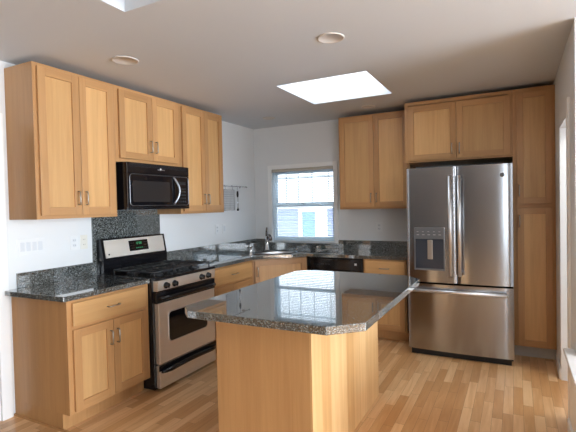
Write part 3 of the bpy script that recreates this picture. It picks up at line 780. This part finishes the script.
# ------------------------------------------------------------------ wall plates
def plate(name, label, cat, loc, rz, w, h, m, n=1, rocker=False, group=None):
    t = thing(name, label, cat, loc, rz, group)
    b = MB(); b.box(-w/2, w/2, -0.006, -0.0003, -h/2, h/2, m, 0.002); b.build('cover_plate', t)
    for i in range(n):
        cx = (i-(n-1)/2)*0.046*(1 if n > 1 else 0)
        if rocker:
            b = MB(); b.box(cx-0.0165, cx+0.0165, -0.0095, -0.0055, -0.033, 0.033, WHITE_PL2, 0.002); b.build('rocker', t)
        else:
            b = MB()
            for z in (-0.021, 0.021):
                b.prism(rrect(-0.017, 0.017, z-0.014, z+0.014, 0.010), -0.0075, -0.0055, WHITE_PL2 if m is not IVORY else IVORY, axis='y')
                b.box(-0.008, -0.0055, -0.0082, -0.007, z-0.003, z+0.006, SLOT); b.box(0.0055, 0.008, -0.0082, -0.007, z-0.003, z+0.006, SLOT)
            b.build('receptacle', t)
    return t
plate('switch_plate', 'white four-gang rocker switch plate under the nearest wall cabinet', 'light switch', (0, -3.198, 1.21), R90, 0.210, 0.118, WHITE_PL, 4, True)
plate('wall_outlet', 'white duplex outlet on the wall between the switch plate and ivory outlet', 'outlet', (0, -2.838, 1.205), R90, 0.072, 0.118, WHITE_PL)
plate('wall_outlet', 'ivory duplex outlet beside the tall granite panel', 'outlet', (0, -2.747, 1.205), R90, 0.068, 0.118, IVORY)
plate('wall_outlet', 'white duplex outlet on the wall close to the right end of the range', 'outlet', (0, -0.895, 1.205), R90, 0.074, 0.118, WHITE_PL)
plate('switch_plate', 'white single rocker switch right of the range below the hanging rail', 'light switch', (0, -0.75, 1.205), R90, 0.072, 0.118, WHITE_PL, 1, True)
plate('wall_outlet', 'white duplex outlet on the back wall under the wall cabinet', 'outlet', (1.757, 0, 1.19), 0, 0.074, 0.118, WHITE_PL)

# ------------------------------------------------------------------ hanging rail
rl = thing('utensil_rail', 'chrome utensil rail on the wall in the corner beside the wall cabinet', 'rail', (0, -0.72, 1.732), 0)
b = MB(); b.tube([(0.055, -0.42, 0), (0.055, 0.41, 0)], 0.007, CHROME, 10); b.lathe([(0.004, 0.0), (0.012, 0.004), (0.014, 0.012), (0.008, 0.022)], CHROME, (0.055, 0.41, 0), 14, 'y'); b.build('rod', rl)
for y in (-0.36, 0.34):
    b = MB(); b.lathe([(0.018, 0.0005), (0.018, 0.006), (0.007, 0.01), (0.007, 0.055)], CHROME, (0, y, 0), 16, 'x'); b.build('bracket', rl)
gr = thing('wire_rack', 'flat wire rack hung from the chrome rail', 'rack', (0.055, -0.72, 1.732), 0)
b = MB(); r = 0.002
WIRE = simple('grey_wire', (0.42, 0.43, 0.45), 0.35, 0.9)
y0, y1, z0, z1 = -0.11, 0.11, -0.30, -0.045
b.tube([(0.012, y0, z0), (0.012, y1, z0), (0.012, y1, z1), (0.012, y0, z1)], 0.005, WIRE, 8, closed=True)
for i in range(1, 8): y = y0+(y1-y0)*i/8; b.tube([(0.012, y, z0), (0.012, y, z1)], r, WIRE, 6)
for i in range(1, 9): z = z0+(z1-z0)*i/9; b.tube([(0.012, y0, z), (0.012, y1, z)], r, WIRE, 6)
b.build('grid', gr)
for y in (-0.08, 0.08):
    b = MB(); b.tube([(0.012, y, z1), (0.013, y, -0.01), (0.009, y, 0.008), (0.0, y, 0.0105), (-0.009, y, 0.006), (-0.010, y, -0.006)], 0.003, WIRE, 6); b.build('hook', gr)
ut = thing('hanging_utensil', 'dark handled utensil hanging from a hook on the rail', 'utensil', (0.055, -0.525, 1.732), 0)
b = MB(); b.tube([(0.0, 0, -0.034), (0.010, 0.0, -0.045), (0.013, 0, -0.055), (0.006, 0, -0.068)], 0.003, CHROME, 6)
b.tube([(0.0, 0, -0.034), (0.012, 0, -0.02), (0.011, 0, 0.004), (0.0, 0, 0.0105), (-0.010, 0, 0.004), (-0.011, 0, -0.008)], 0.003, CHROME, 6); b.build('hook', ut)
b = MB(); b.tube([(0.008, 0, -0.06), (0.008, 0, -0.10), (0.008, 0, -0.13)], 0.012, BLACK_M, 10, rads=[0.010, 0.014, 0.011]); b.build('handle', ut)
b = MB(); b.tube([(0.008, 0, -0.13), (0.008, 0, -0.285)], 0.008, CHROME, 10); b.build('shaft', ut)
b = MB(); b.tube([(0.008, 0, -0.285), (0.008, 0, -0.31)], 0.014, BLACK_M, 10); b.build('tip', ut)

# ------------------------------------------------------------------ recessed lights
def downlight(x, y, r, label):
    t = thing('recessed_light', label, 'ceiling light', (x, y, H), 0, 'recessed ceiling lights')
    b = MB(); b.lathe([(r*0.86, -0.0003), (r, -0.0003), (r*0.99, -0.005), (r*0.89, -0.007), (r*0.86, -0.004)], BAFFLE, (0, 0, 0), 32); b.build('trim_ring', t)
    b = MB(); b.lathe([(r*0.855, -0.0005), (r*0.855, -0.003), (r*0.3, -0.0035)], LENS, (0, 0, 0), 32); b.build('lens', t)
downlight(0.745, -2.925, 0.095, 'recessed ceiling light above the left wall cabinets')
downlight(2.185, -2.555, 0.088, 'recessed ceiling light in front of the skylight, above the island')
downlight(0.573, -0.565, 0.078, 'small recessed ceiling light over the corner sink')
downlight(1.80, -0.495, 0.078, 'recessed ceiling light between the skylight and the back wall cabinet')
